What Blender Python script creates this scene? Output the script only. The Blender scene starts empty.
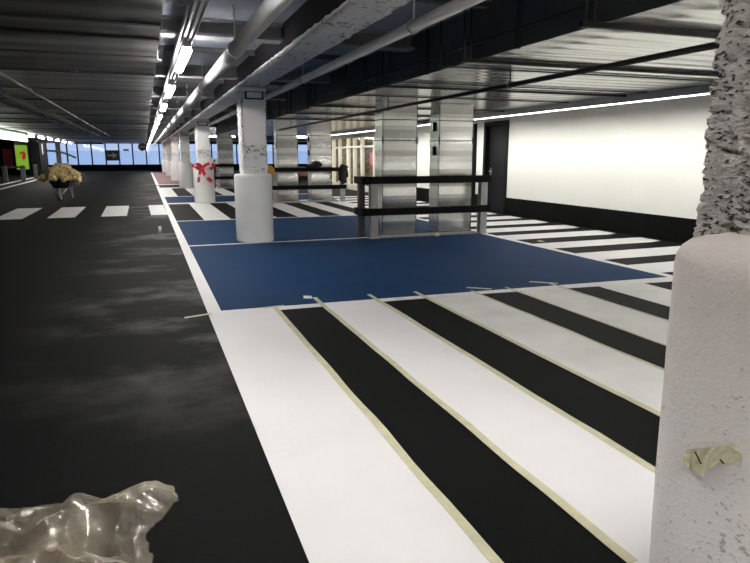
import bpy, bmesh, math, random
from mathutils import Vector, Matrix, noise
random.seed(7)
S = bpy.context.scene
COL = S.collection
PI = math.pi

# ------------------------------------------------------------------ materials
def mat(name):
    m = bpy.data.materials.new(name); m.use_nodes = True
    nt = m.node_tree
    return m, nt, nt.nodes, nt.links, nt.nodes['Principled BSDF']

def rgb(c):
    return (c[0], c[1], c[2], 1.0)

def simple(name, col, rough=.5, metal=0., spec=None, var=0., scale=4., bump=0., bscale=30., stretch=(1, 1, 1), col2=None, world=False, rvar=0.):
    m, nt, N, L, b = mat(name)
    b.inputs['Base Color'].default_value = rgb(col)
    b.inputs['Roughness'].default_value = rough
    b.inputs['Metallic'].default_value = metal
    if spec is not None: b.inputs['Specular IOR Level'].default_value = spec
    if var or bump or col2 or rvar:
        if world:
            tc = N.new('ShaderNodeNewGeometry'); src = tc.outputs['Position']
        else:
            tc = N.new('ShaderNodeTexCoord'); src = tc.outputs['Object']
        mp = N.new('ShaderNodeMapping'); mp.inputs['Scale'].default_value = stretch
        L.new(src, mp.inputs['Vector'])
        if var or col2 or rvar:
            nz = N.new('ShaderNodeTexNoise'); nz.inputs['Scale'].default_value = scale; nz.inputs['Detail'].default_value = 6
            L.new(mp.outputs[0], nz.inputs['Vector'])
            rp = N.new('ShaderNodeValToRGB')
            rp.color_ramp.elements[0].position = .3; rp.color_ramp.elements[1].position = .7
            c2 = col2 if col2 else tuple(min(1, v * (1 + var)) for v in col)
            c1 = col if col2 else tuple(max(0, v * (1 - var)) for v in col)
            rp.color_ramp.elements[0].color = rgb(c1); rp.color_ramp.elements[1].color = rgb(c2)
            L.new(nz.outputs['Fac'], rp.inputs['Fac']); L.new(rp.outputs['Color'], b.inputs['Base Color'])
            if rvar:
                mr = N.new('ShaderNodeMapRange'); mr.inputs['From Min'].default_value = .3; mr.inputs['From Max'].default_value = .7
                mr.inputs['To Min'].default_value = max(.03, rough - rvar); mr.inputs['To Max'].default_value = min(1, rough + rvar)
                L.new(nz.outputs['Fac'], mr.inputs['Value']); L.new(mr.outputs[0], b.inputs['Roughness'])
        if bump:
            n2 = N.new('ShaderNodeTexNoise'); n2.inputs['Scale'].default_value = bscale; n2.inputs['Detail'].default_value = 8
            L.new(mp.outputs[0], n2.inputs['Vector'])
            bp = N.new('ShaderNodeBump'); bp.inputs['Strength'].default_value = bump; bp.inputs['Distance'].default_value = .02
            L.new(n2.outputs['Fac'], bp.inputs['Height']); L.new(bp.outputs[0], b.inputs['Normal'])
    return m

def emit(name, col, strength):
    m, nt, N, L, b = mat(name)
    b.inputs['Base Color'].default_value = rgb(col)
    b.inputs['Emission Color'].default_value = rgb(col)
    b.inputs['Emission Strength'].default_value = strength
    return m

def asphalt():
    m, nt, N, L, b = mat('black_floor_paint')
    g = N.new('ShaderNodeNewGeometry')
    # fine grain
    n1 = N.new('ShaderNodeTexNoise'); n1.inputs['Scale'].default_value = 60; n1.inputs['Detail'].default_value = 4
    L.new(g.outputs['Position'], n1.inputs['Vector'])
    # smeared dust patches that lie across the lane beside the painted border
    mp = N.new('ShaderNodeMapping'); mp.inputs['Scale'].default_value = (.75, .95, 1); mp.inputs['Location'].default_value = (3.3, .4, 0)
    L.new(g.outputs['Position'], mp.inputs['Vector'])
    n2 = N.new('ShaderNodeTexNoise'); n2.inputs['Scale'].default_value = 1.0; n2.inputs['Detail'].default_value = 5; n2.inputs['Roughness'].default_value = .62
    L.new(mp.outputs[0], n2.inputs['Vector'])
    sx = N.new('ShaderNodeSeparateXYZ'); L.new(g.outputs['Position'], sx.inputs[0])
    xr = N.new('ShaderNodeMapRange'); xr.inputs['From Min'].default_value = -1.5; xr.inputs['From Max'].default_value = .45; xr.interpolation_type = 'SMOOTHSTEP'
    L.new(sx.outputs['X'], xr.inputs['Value'])
    xr2 = N.new('ShaderNodeMapRange'); xr2.inputs['From Min'].default_value = .5; xr2.inputs['From Max'].default_value = .75; xr2.inputs['To Min'].default_value = 1; xr2.inputs['To Max'].default_value = 0
    L.new(sx.outputs['X'], xr2.inputs['Value'])
    yr = N.new('ShaderNodeMapRange'); yr.inputs['From Min'].default_value = 3.2; yr.inputs['From Max'].default_value = 6.0
    L.new(sx.outputs['Y'], yr.inputs['Value'])
    th = N.new('ShaderNodeMapRange'); th.inputs['From Min'].default_value = .46; th.inputs['From Max'].default_value = .74; th.interpolation_type = 'SMOOTHSTEP'
    L.new(n2.outputs['Fac'], th.inputs['Value'])
    def mul(a, bb):
        x = N.new('ShaderNodeMath'); x.operation = 'MULTIPLY'; L.new(a, x.inputs[0]); L.new(bb, x.inputs[1]); return x.outputs[0]
    f = mul(mul(mul(xr.outputs[0], xr2.outputs[0]), yr.outputs[0]), th.outputs[0])
    base = N.new('ShaderNodeMix'); base.data_type = 'RGBA'
    base.inputs['A'].default_value = (.0032, .0034, .0036, 1); base.inputs['B'].default_value = (.0062, .0065, .0068, 1)
    L.new(n1.outputs['Fac'], base.inputs['Factor'])
    mx = N.new('ShaderNodeMix'); mx.data_type = 'RGBA'; mx.inputs['B'].default_value = (.145, .142, .14, 1)
    L.new(f, mx.inputs['Factor']); L.new(base.outputs['Result'], mx.inputs['A'])
    L.new(mx.outputs['Result'], b.inputs['Base Color'])
    b.inputs['Roughness'].default_value = .7
    b.inputs['Specular IOR Level'].default_value = .07
    bp = N.new('ShaderNodeBump'); bp.inputs['Strength'].default_value = .35; bp.inputs['Distance'].default_value = .006
    L.new(n1.outputs['Fac'], bp.inputs['Height']); L.new(bp.outputs[0], b.inputs['Normal'])
    return m

def sprayed(name, col, dark, scale, strength, squash=2.0, lo=.56, hi=.64, dist=.03):
    """rough sprayed fire-proof render with dark pits"""
    m, nt, N, L, b = mat(name)
    tc = N.new('ShaderNodeTexCoord')
    mp = N.new('ShaderNodeMapping'); mp.inputs['Scale'].default_value = (1, 1, squash)
    L.new(tc.outputs['Object'], mp.inputs['Vector'])
    n1 = N.new('ShaderNodeTexNoise'); n1.inputs['Scale'].default_value = scale; n1.inputs['Detail'].default_value = 5; n1.inputs['Roughness'].default_value = .55
    L.new(mp.outputs[0], n1.inputs['Vector'])
    n3 = N.new('ShaderNodeTexNoise'); n3.inputs['Scale'].default_value = scale * .12; n3.inputs['Detail'].default_value = 2
    L.new(tc.outputs['Object'], n3.inputs['Vector'])
    ad = N.new('ShaderNodeMath'); ad.operation = 'MULTIPLY_ADD'; ad.inputs[1].default_value = .35; 
    L.new(n3.outputs['Fac'], ad.inputs[0]); 
    sub = N.new('ShaderNodeMath'); sub.operation = 'SUBTRACT'; sub.inputs[1].default_value = .175; L.new(n1.outputs['Fac'], sub.inputs[0])
    L.new(sub.outputs[0], ad.inputs[2])
    rp = N.new('ShaderNodeMapRange'); rp.inputs['From Min'].default_value = lo; rp.inputs['From Max'].default_value = hi
    L.new(ad.outputs[0], rp.inputs['Value'])
    mx = N.new('ShaderNodeMix'); mx.data_type = 'RGBA'; mx.inputs['A'].default_value = rgb(col); mx.inputs['B'].default_value = rgb(dark)  # pits get a darker tone, their shade put into the colour
    L.new(rp.outputs[0], mx.inputs['Factor']); L.new(mx.outputs['Result'], b.inputs['Base Color'])
    b.inputs['Roughness'].default_value = .85; b.inputs['Specular IOR Level'].default_value = .2
    inv = N.new('ShaderNodeMath'); inv.operation = 'SUBTRACT'; inv.inputs[0].default_value = 1; L.new(rp.outputs[0], inv.inputs[1])
    a2 = N.new('ShaderNodeMath'); a2.operation = 'ADD'; L.new(inv.outputs[0], a2.inputs[0]); L.new(n1.outputs['Fac'], a2.inputs[1])
    bp = N.new('ShaderNodeBump'); bp.inputs['Strength'].default_value = strength; bp.inputs['Distance'].default_value = dist
    L.new(a2.outputs[0], bp.inputs['Height']); L.new(bp.outputs[0], b.inputs['Normal'])
    return m

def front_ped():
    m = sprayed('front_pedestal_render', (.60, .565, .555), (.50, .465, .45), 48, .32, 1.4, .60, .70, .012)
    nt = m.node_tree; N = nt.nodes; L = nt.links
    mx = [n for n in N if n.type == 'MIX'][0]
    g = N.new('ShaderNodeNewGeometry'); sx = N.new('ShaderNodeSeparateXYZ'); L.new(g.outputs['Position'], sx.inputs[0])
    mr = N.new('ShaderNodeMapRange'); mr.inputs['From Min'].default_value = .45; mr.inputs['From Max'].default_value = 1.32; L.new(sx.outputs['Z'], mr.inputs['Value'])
    c = N.new('ShaderNodeMix'); c.data_type = 'RGBA'; c.inputs['A'].default_value = (.90, .865, .86, 1); c.inputs['B'].default_value = (.50, .455, .43, 1)  # bare brown top, white paint below, with floor bounce put into the colour
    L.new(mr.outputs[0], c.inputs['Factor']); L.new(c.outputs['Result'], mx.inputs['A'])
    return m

def galv(name, axis, period, lo, hi, rough, metal=.85, bumpd=.012, tint=(1, 1, .97), alt=False):
    """galvanised sheet: bands across one axis, each a little different in tone"""
    m, nt, N, L, b = mat(name)
    g = N.new('ShaderNodeNewGeometry')
    sx = N.new('ShaderNodeSeparateXYZ'); L.new(g.outputs['Position'], sx.inputs[0])
    dv = N.new('ShaderNodeMath'); dv.operation = 'DIVIDE'; dv.inputs[1].default_value = period; L.new(sx.outputs[axis], dv.inputs[0])
    fl = N.new('ShaderNodeMath'); fl.operation = 'FLOOR'; L.new(dv.outputs[0], fl.inputs[0])
    wn = N.new('ShaderNodeTexWhiteNoise'); wn.noise_dimensions = '1D'; L.new(fl.outputs[0], wn.inputs['W'])
    nz = N.new('ShaderNodeTexNoise'); nz.inputs['Scale'].default_value = 1.3; nz.inputs['Detail'].default_value = 3; L.new(g.outputs['Position'], nz.inputs['Vector'])
    if alt:  # every other band lighter, floor and ceiling reflections put into the colour
        md = N.new('ShaderNodeMath'); md.operation = 'FLOORED_MODULO'; md.inputs[1].default_value = 2; L.new(fl.outputs[0], md.inputs[0])
        mm = N.new('ShaderNodeMath'); mm.operation = 'MULTIPLY_ADD'; mm.inputs[1].default_value = .75; L.new(md.outputs[0], mm.inputs[0])
        m2 = N.new('ShaderNodeMath'); m2.operation = 'MULTIPLY'; m2.inputs[1].default_value = .5; L.new(wn.outputs['Value'], m2.inputs[0]); L.new(m2.outputs[0], mm.inputs[2])
        class _W: outputs = {'Value': mm.outputs[0]}
        wn = _W
    av = N.new('ShaderNodeMath'); av.operation = 'MULTIPLY_ADD'; av.inputs[1].default_value = .5; L.new(nz.outputs['Fac'], av.inputs[0])
    hv = N.new('ShaderNodeMath'); hv.operation = 'MULTIPLY'; hv.inputs[1].default_value = .6; L.new(wn.outputs['Value'], hv.inputs[0]); L.new(hv.outputs[0], av.inputs[2])
    mx = N.new('ShaderNodeMix'); mx.data_type = 'RGBA'
    mx.inputs['A'].default_value = (lo * tint[0], lo * tint[1], lo * tint[2], 1); mx.inputs['B'].default_value = (hi * tint[0], hi * tint[1], hi * tint[2], 1)
    L.new(av.outputs[0], mx.inputs['Factor']); L.new(mx.outputs['Result'], b.inputs['Base Color'])
    b.inputs['Metallic'].default_value = metal; b.inputs['Roughness'].default_value = rough
    fr = N.new('ShaderNodeMath'); fr.operation = 'MULTIPLY'; fr.inputs[1].default_value = 2 * PI; L.new(dv.outputs[0], fr.inputs[0])
    sn = N.new('ShaderNodeMath'); sn.operation = 'SINE'; L.new(fr.outputs[0], sn.inputs[0])
    bp = N.new('ShaderNodeBump'); bp.inputs['Strength'].default_value = .5; bp.inputs['Distance'].default_value = bumpd
    L.new(sn.outputs[0], bp.inputs['Height']); L.new(bp.outputs[0], b.inputs['Normal'])
    return m

def plastic():
    m, nt, N, L, b = mat('clear_plastic_film')
    out = N['Material Output']
    tr = N.new('ShaderNodeBsdfTransparent'); tr.inputs['Color'].default_value = (.93, .91, .87, 1)
    df = N.new('ShaderNodeBsdfDiffuse'); df.inputs['Color'].default_value = (.80, .70, .55, 1)
    tl = N.new('ShaderNodeBsdfTranslucent'); tl.inputs['Color'].default_value = (.72, .66, .55, 1)
    gl = N.new('ShaderNodeBsdfGlossy'); gl.inputs['Roughness'].default_value = .27; gl.inputs['Color'].default_value = (1, .98, .94, 1)
    a = N.new('ShaderNodeMixShader'); a.inputs[0].default_value = .5; L.new(df.outputs[0], a.inputs[1]); L.new(tl.outputs[0], a.inputs[2])
    lw = N.new('ShaderNodeLayerWeight'); lw.inputs['Blend'].default_value = .35
    c = N.new('ShaderNodeMapRange'); c.inputs['To Min'].default_value = .16; c.inputs['To Max'].default_value = .6; L.new(lw.outputs['Facing'], c.inputs['Value'])
    d = N.new('ShaderNodeMixShader'); L.new(c.outputs[0], d.inputs[0]); L.new(tr.outputs[0], d.inputs[1]); L.new(a.outputs[0], d.inputs[2])
    tcn = N.new('ShaderNodeTexCoord'); nn = N.new('ShaderNodeTexNoise'); nn.inputs['Scale'].default_value = 3.2; nn.inputs['Detail'].default_value = 2; L.new(tcn.outputs['Object'], nn.inputs['Vector'])
    nr = N.new('ShaderNodeMapRange'); nr.inputs['From Min'].default_value = .4; nr.inputs['From Max'].default_value = .62; nr.inputs['To Min'].default_value = .35; nr.inputs['To Max'].default_value = 1.15; L.new(nn.outputs['Fac'], nr.inputs['Value'])
    mm = N.new('ShaderNodeMath'); mm.operation = 'MULTIPLY'; L.new(c.outputs[0], mm.inputs[0]); L.new(nr.outputs[0], mm.inputs[1]); L.new(mm.outputs[0], d.inputs[0])
    e = N.new('ShaderNodeMixShader'); e.inputs[0].default_value = .075; L.new(d.outputs[0], e.inputs[1]); L.new(gl.outputs[0], e.inputs[2])
    L.new(e.outputs[0], out.inputs['Surface'])
    return m

def pane_glass(name, tint, gloss=.08, frost=0., fcol=(.5, .6, .8)):
    m, nt, N, L, b = mat(name)
    out = N['Material Output']
    tr = N.new('ShaderNodeBsdfTransparent'); tr.inputs['Color'].default_value = rgb(tint)
    gl = N.new('ShaderNodeBsdfGlossy'); gl.inputs['Roughness'].default_value = .05
    e = N.new('ShaderNodeMixShader'); e.inputs[0].default_value = gloss; L.new(tr.outputs[0], e.inputs[1]); L.new(gl.outputs[0], e.inputs[2])
    if frost:
        tl = N.new('ShaderNodeBsdfTranslucent'); tl.inputs['Color'].default_value = rgb(fcol)
        f = N.new('ShaderNodeMixShader'); f.inputs[0].default_value = frost; L.new(e.outputs[0], f.inputs[1]); L.new(tl.outputs[0], f.inputs[2]); e = f
    L.new(e.outputs[0], out.inputs['Surface'])
    return m

M = {}
M['asphalt'] = asphalt()
M['white'] = simple('white_floor_paint', (.80, .78, .785), .5, var=.03, scale=1.5, bump=.08, bscale=25, world=True)
M['white_worn'] = simple('worn_white_floor_paint', (.68, .67, .65), .55, col2=(.80, .79, .77), scale=2.2, bump=.12, bscale=25, world=True)
M['blue'] = simple('blue_floor_paint', (.0095, .038, .102), .68, spec=.05, var=.1, scale=1.2, bump=.1, bscale=60, world=True)
M['red'] = simple('red_floor_paint', (.17, .045, .05), .6, col2=(.26, .11, .105), scale=2.2, stretch=(.15, 1, 1), world=True)
M['tape'] = simple('masking_tape', (.56, .53, .36), .6, var=.12, scale=9, bump=.3, bscale=40)
M['paper'] = simple('masking_paper', (.62, .42, .10), .7, col2=(.98, .86, .52), scale=6, bump=.3, bscale=20)
M['ped'] = simple('painted_concrete', (.86, .855, .84), .62, var=.06, scale=2.0, bump=.22, bscale=45)
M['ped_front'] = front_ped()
M['spray'] = sprayed('column_render', (.85, .84, .82), (.36, .35, .34), 17, .9, 1.4, .565, .64)
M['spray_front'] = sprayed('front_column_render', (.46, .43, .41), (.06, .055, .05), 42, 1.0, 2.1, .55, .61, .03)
M['beam'] = sprayed('beam_render', (.78, .78, .79), (.20, .20, .20), 22, .8, 1.0, .56, .68)
M['slab'] = simple('grey_slab', (.20, .225, .275), .75, var=.12, scale=1.2, bump=.1, bscale=30)
M['crossbeam'] = simple('light_grey_beam', (.20, .20, .21), .6, var=.12, scale=3)
M['purlin'] = simple('dark_beam', (.07, .07, .075), .6, var=.2, scale=3)
M['panelmetal'] = galv('dark_ceiling_sheet', 'Y', .62, .09, .22, .33, .8, .013, (1, 1, .98))
M['panelmetal2'] = galv('dark_ceiling_sheet_dull', 'Y', .62, .07, .14, .42, .7, .012, (1, 1, .98))
M['gap'] = simple('black_flange', (.012, .012, .013), .6, var=.2)
M['webdark'] = simple('shadowed_web', (.012, .012, .014), .95, spec=.01, var=.2)  # shade on the beam's web put into its near-black colour
M['ductbottom'] = galv('duct_sheet_bottom', 'Y', .3, .68, .97, .19, .9, .006)
M['ductside'] = simple('duct_sheet_side', (.12, .125, .13), .38, metal=.7, var=.15, scale=2)
M['riser'] = galv('riser_sheet', 'Z', .244, .30, .95, .27, .88, .0, alt=True)
M['flange'] = simple('dark_flange', (.06, .06, .062), .45, metal=.6, var=.1)
M['rail'] = simple('black_timber_rail', (.0045, .0045, .005), .65, spec=.1, var=.2)
M['post'] = simple('grey_steel_post', (.36, .36, .35), .5, metal=.45, var=.12, scale=6)
M['darkpost'] = simple('dark_steel_post', (.06, .058, .055), .5, metal=.3, var=.1)
M['pipe'] = simple('grey_painted_pipe', (.42, .42, .43), .7, var=.06, scale=5)
M['pipepale'] = simple('pale_painted_pipe', (.80, .80, .80), .5, var=.04, scale=5)
M['pipedull'] = simple('dull_pipe', (.10, .10, .10), .5, var=.12, scale=5)
M['conduit'] = simple('dark_conduit', (.02, .02, .02), .5, metal=.3, var=.1)
M['tray'] = simple('galvanised_tray', (.45, .45, .46), .4, metal=.6, var=.08)
M['housing'] = simple('light_housing', (.55, .55, .56), .5, var=.04)
M['lamp'] = emit('lamp_diffuser', (1, .97, .93), 96)
M['led'] = emit('led_diffuser', (1, .985, .93), 66)
M['shoplamp'] = emit('shop_lamp_diffuser', (1, .96, .88), 34)
M['fascia'] = emit('lit_fascia', (.90, 1, .84), 5)
M['wallwhite'] = simple('white_wall_paint', (.86, .855, .80), .7, var=.015, scale=1.2, bump=.05, bscale=20, world=True)
M['wallgrey'] = simple('dark_wall_paint', (.05, .05, .053), .8, var=.1, scale=1)
M['black'] = simple('black_paint', (.006, .0063, .0063), .8, spec=.04, var=.2, scale=2)
M['doorleaf'] = simple('charcoal_door', (.0085, .008, .0105), .6, spec=.15, var=.15, scale=2)
M['doorframe'] = simple('black_door_frame', (.004, .004, .0045), .6, spec=.1, var=.1)
M['chrome'] = simple('brushed_handle', (.6, .6, .6), .3, metal=1, var=.05)
M['mullion'] = simple('dark_mullion', (.012, .014, .02), .5, var=.1)
M['pane_up'] = pane_glass('clear_pane', (.94, .97, 1.0))
M['pane_low'] = pane_glass('blue_pane', (.83, .90, .98))
M['green'] = simple('green_poster', (.24, .50, .03), .5, col2=(.36, .62, .06), scale=1.2)
def glow_print(name, c1, c2, st):  # poster print with an added glow to keep it bright
    m = simple(name, c1, .5, col2=c2, scale=1.2); nt = m.node_tree; b = nt.nodes['Principled BSDF']
    rp = [n for n in nt.nodes if n.type == 'VALTORGB'][0]; nt.links.new(rp.outputs['Color'], b.inputs['Emission Color']); b.inputs['Emission Strength'].default_value = st
    return m
M['green'] = glow_print('green_glow_print', (.24, .50, .03), (.36, .62, .06), .6)
M['redlogo'] = glow_print('red_print', (.55, .03, .02), (.45, .03, .02), .6)
M['padding'] = simple('black_padding', (.016, .016, .018), .8, spec=.15, var=.2)
M['redpanel'] = simple('dark_red_banner', (.20, .015, .03), .6, var=.2)
M['whitepl'] = simple('white_plastic', (.75, .76, .74), .5, var=.04)
M['signblack'] = simple('sign_black', (.012, .018, .02), .5, var=.1)
M['signgrey'] = simple('sign_arrow_grey', (.42, .46, .44), .6, var=.05)
M['plastic'] = plastic()
M['tapered'] = simple('red_barrier_tape', (.52, .02, .03), .45, var=.1)
M['tapewhite'] = simple('white_barrier_tape', (.75, .6, .6), .45, var=.05)
M['cloth'] = simple('black_cloth', (.006, .006, .007), .9, var=.3, bump=.3)
M['bundle'] = simple('orange_cloth', (.50, .13, .03), .8, col2=(.36, .34, .04), scale=7, bump=.4, bscale=20)
M['cream'] = simple('cream_frame', (.84, .80, .68), .5, var=.04)
M['shopback'] = simple('shop_shelves', (.09, .065, .045), .7, col2=(.40, .34, .26), scale=3.5, stretch=(1, .7, 2.2))
M['shopred'] = simple('shop_red_band', (.45, .03, .05), .5, var=.1)
M['pinkred'] = simple('coral_poster', (.75, .20, .15), .5, var=.1)
M['shopglass'] = pane_glass('shop_glass', (.93, .93, .9), .06)
M['barrow'] = simple('dark_barrow_tray', (.03, .025, .035), .5, metal=.3, var=.2)
M['rubber'] = simple('grey_wheel', (.14, .14, .14), .7, var=.2)
M['maroon'] = simple('maroon_panel', (.17, .05, .05), .6, col2=(.30, .16, .14), scale=2.5)
M['ink'] = simple('black_marker', (.006, .006, .007), .6, var=.1)

# ------------------------------------------------------------------ mesh helpers
class MB:
    def __init__(s): s.bm = bmesh.new(); s.mi = 0
    def _f(s, vs):
        try:
            f = s.bm.faces.new(vs); f.material_index = s.mi; return f
        except ValueError: return None
    def box(s, a, b):
        x0, y0, z0 = a; x1, y1, z1 = b
        v = [s.bm.verts.new(p) for p in ((x0,y0,z0),(x1,y0,z0),(x1,y1,z0),(x0,y1,z0),(x0,y0,z1),(x1,y0,z1),(x1,y1,z1),(x0,y1,z1))]
        for q in ((3,2,1,0),(4,5,6,7),(0,1,5,4),(1,2,6,5),(2,3,7,6),(3,0,4,7)): s._f([v[i] for i in q])
        return s
    def bbox(s, a, b, r=.01):
        """bevelled box"""
        t = bmesh.new(); bmesh.ops.create_cube(t, size=1)
        for v in t.verts: v.co = Vector([(a[i]+b[i])/2 + v.co[i]*(b[i]-a[i]) for i in range(3)])
        bmesh.ops.bevel(t, geom=list(t.edges), offset=r, segments=2, affect='EDGES')
        s._merge(t); return s
    def _merge(s, t):
        mp = {}
        for v in t.verts: mp[v] = s.bm.verts.new(v.co)
        for f in t.faces:
            g = s._f([mp[v] for v in f.verts])
            if g: g.smooth = f.smooth
        t.free()
    def quad(s, *p):
        s._f([s.bm.verts.new(q) for q in p]); return s
    def prism(s, pts, z0, z1):
        """2-D outline (x,y) ccw, extruded in z"""
        lo = [s.bm.verts.new((x, y, z0)) for x, y in pts]; hi = [s.bm.verts.new((x, y, z1)) for x, y in pts]
        n = len(pts); s._f(lo[::-1]); s._f(hi)
        for i in range(n): s._f([lo[i], lo[(i+1)%n], hi[(i+1)%n], hi[i]])
        return s
    def xprism(s, pts, y0, y1):
        """outline (x,z), extruded along y"""
        lo = [s.bm.verts.new((x, y0, z)) for x, z in pts]; hi = [s.bm.verts.new((x, y1, z)) for x, z in pts]
        n = len(pts); s._f(lo); s._f(hi[::-1])
        for i in range(n): s._f([lo[(i+1)%n], lo[i], hi[i], hi[(i+1)%n]])
        return s
    def cyl(s, p0, p1, r0, r1=None, n=16, cap=True):
        p0 = Vector(p0); p1 = Vector(p1); r1 = r0 if r1 is None else r1
        d = (p1-p0).normalized(); u = d.orthogonal().normalized(); w = d.cross(u)
        A = []; B = []
        for i in range(n):
            a = 2*PI*i/n; o = u*math.cos(a)+w*math.sin(a)
            A.append(s.bm.verts.new(p0+o*r0)); B.append(s.bm.verts.new(p1+o*r1))
        for i in range(n):
            f = s._f([A[i], A[(i+1)%n], B[(i+1)%n], B[i]])
            if f: f.smooth = True
        if cap: s._f(A[::-1]); s._f(B)
        return s
    def lathe(s, prof, c=(0, 0), n=48, wob=0., seed=0.):
        rings = []
        for r, z in prof:
            ring = []
            for i in range(n):
                a = 2*PI*i/n
                rr = r + (wob*noise.noise(Vector((math.cos(a)*2+seed, math.sin(a)*2, z*3))) if wob else 0)
                ring.append(s.bm.verts.new((c[0]+rr*math.cos(a), c[1]+rr*math.sin(a), z)))
            rings.append(ring)
        for k in range(len(rings)-1):
            for i in range(n):
                f = s._f([rings[k][i], rings[k][(i+1)%n], rings[k+1][(i+1)%n], rings[k+1][i]])
                if f: f.smooth = True
        s._f(rings[0][::-1]); s._f(rings[-1]); return s
    def tube(s, pts, r, n=8):
        for a, b in zip(pts[:-1], pts[1:]): s.cyl(a, b, r, n=n)
        return s
    def build(s, name, mats, parent=None):
        off = Vector((0, 0, 0)); p = parent
        while p is not None: off += p.location; p = p.parent
        if off.length: bmesh.ops.translate(s.bm, verts=list(s.bm.verts), vec=-off)
        bmesh.ops.recalc_face_normals(s.bm, faces=list(s.bm.faces))
        me = bpy.data.meshes.new(name); s.bm.to_mesh(me); s.bm.free()
        for m_ in (mats if isinstance(mats, (list, tuple)) else [mats]): me.materials.append(M[m_])
        o = bpy.data.objects.new(name, me); COL.objects.link(o)
        if parent is not None: o.parent = parent
        return o

def tag(o, label=None, cat=None, group=None, kind=None):
    if label: o['label'] = label
    if cat: o['category'] = cat
    if group: o['group'] = group
    if kind: o['kind'] = kind
    return o
def empty(name, loc, label, cat, group=None, kind='thing'):
    o = bpy.data.objects.new(name, None); o.location = loc; COL.objects.link(o)
    return tag(o, label, cat, group, kind)
def copy_tree(o, parent=None):
    c = o.copy(); COL.objects.link(c)
    if parent is not None: c.parent = parent
    for ch in list(o.children): copy_tree(ch, c)
    return c
ORD = ['first','second','third','fourth','fifth','sixth','seventh','eighth','ninth','tenth','eleventh','twelfth','thirteenth','fourteenth','fifteenth','sixteenth','seventeenth','eighteenth','nineteenth','twentieth']

# ------------------------------------------------------------------ floor and paint
YB = 73.0
fl = MB().box((-14, -8, -.2), (20.2, YB+.2, 0)).build('floor', 'asphalt')
tag(fl, 'black painted car park floor with pale dust smears', 'floor', kind='structure')
PAINT_N = 0
def paint(name, x0, x1, y0, y1, m, label=None, pts=None, h=.003):
    b = MB(); b.prism(pts or [(x0, y0), (x1, y0), (x1, y1), (x0, y1)], -.001, h)
    o = b.build(name, m, fl)
    if label: o['label'] = label
    return o
# near zebra (stripes run away from the camera); edges measured on the floor
paint('white_stripe', .51, 1.21, -3, 6.295, 'white', 'widest clean white floor stripe along the black lane')
paint('white_stripe', 1.72, 2.38, -3, 6.27, 'white', 'second white floor stripe from the lane')
paint('white_stripe', 2.93, 3.61, -3, 6.24, 'white_worn', 'third white floor stripe from the lane, greyer paint')
paint('white_stripe', 4.10, 4.76, -3, 6.17, 'white_worn', 'fourth white floor stripe from the lane')
paint('white_stripe', 5.23, 5.90, -3, 6.09, 'white_worn', 'fifth white floor stripe from the lane')
paint('white_stripe', 6.38, 7.05, -3, 6.02, 'white_worn', 'sixth white floor stripe from the lane')
paint('border_line', 0, 0, 0, 0, 'white', 'thin white line in front of the near blue bay', [(.65, 6.30), (3.5, 6.24), (6.66, 6.0), (6.66, 6.27), (3.5, 6.37), (.65, 6.46)])
# long lane border
paint('border_line', .51, .65, 6.27, 36.2, 'white', 'long white border line between black lane and bays')
paint('blue_bay', 0, 0, 0, 0, 'blue', 'near blue parking bay', [(.65, 6.46), (3.5, 6.37), (6.52, 6.27), (6.52, 11.47), (.65, 11.47)])
paint('border_line', .65, 6.52, 11.47, 11.58, 'white', 'thin white line between the two blue bays')
paint('blue_bay', .65, 6.52, 11.58, 16.05, 'blue', 'second blue parking bay behind the near one')
paint('border_line', .65, 6.52, 16.05, 16.18, 'white', 'thin white line behind the second blue bay')
paint('border_line', 6.52, 6.66, 6.27, 22, 'white', 'white line along the right edge of the blue bays')
# zebra behind the bays
for x0, x1 in ((1.33, 2.0), (2.57, 3.2), (3.78, 4.40), (4.98, 5.52), (6.05, 6.52)):
    paint('white_stripe', x0, x1, 16.18, 22.0, 'white_worn')
paint('border_line', .65, 6.52, 22.0, 22.55, 'white_worn', 'white band behind the middle zebra')
paint('blue_bay', .65, 6.52, 22.55, 26.0, 'blue', 'third blue parking bay, farther off')
paint('border_line', .65, 6.52, 26.0, 26.25, 'white_worn')
for x0, x1 in ((.65, 1.18), (1.80, 2.4), (3.0, 3.6), (4.2, 4.8), (5.4, 6.0)):
    paint('white_stripe', x0, x1, 26.25, 33.0, 'white_worn')
paint('border_line', .51, 6.52, 33.0, 33.8, 'white_worn')
paint('border_line', .51, 6.52, 37.0, 37.7, 'white_worn', 'white line before the dark red bay')
paint('border_line', .51, .68, 37.7, 66, 'white_worn')
paint('red_bay', .68, 6.5, 37.7, 66, 'red', 'dark red parking area far down the lane')
# aisle crosswalk
for i, (x0, x1) in enumerate(((-3.75, -3.08), (-2.5, -1.84), (-1.2, -.55), (.07, .51))):
    sk = (0, 0, .0, 0)[i]
    paint('crosswalk_block', 0, 0, 0, 0, 'white_worn', 'white crosswalk block on the black lane', [(x0, 18.1), (x1, 18.1), (x1-.02, 21.8), (x0-.05, 21.8)])
# zebra in front of the right wall (stripes run towards the wall)
ww = [(6.55, 7.2), (7.72, 8.4), (9.0, 9.62), (10.22, 10.88), (11.4, 12.03), (12.55, 13.27), (13.72, 14.4), (14.95, 15.6), (16.1, 16.75), (17.3, 17.95), (18.5, 19.1), (19.7, 20.3), (20.9, 21.5), (22.1, 22.7), (23.3, 23.9)]
for y0, y1 in ww:
    paint('white_stripe', 0, 0, 0, 0, 'white', None, [(6.66, y0), (8.95, y0+.06), (9.22, y0+.14), (9.24, y1+.06), (6.66, y1)])
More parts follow.
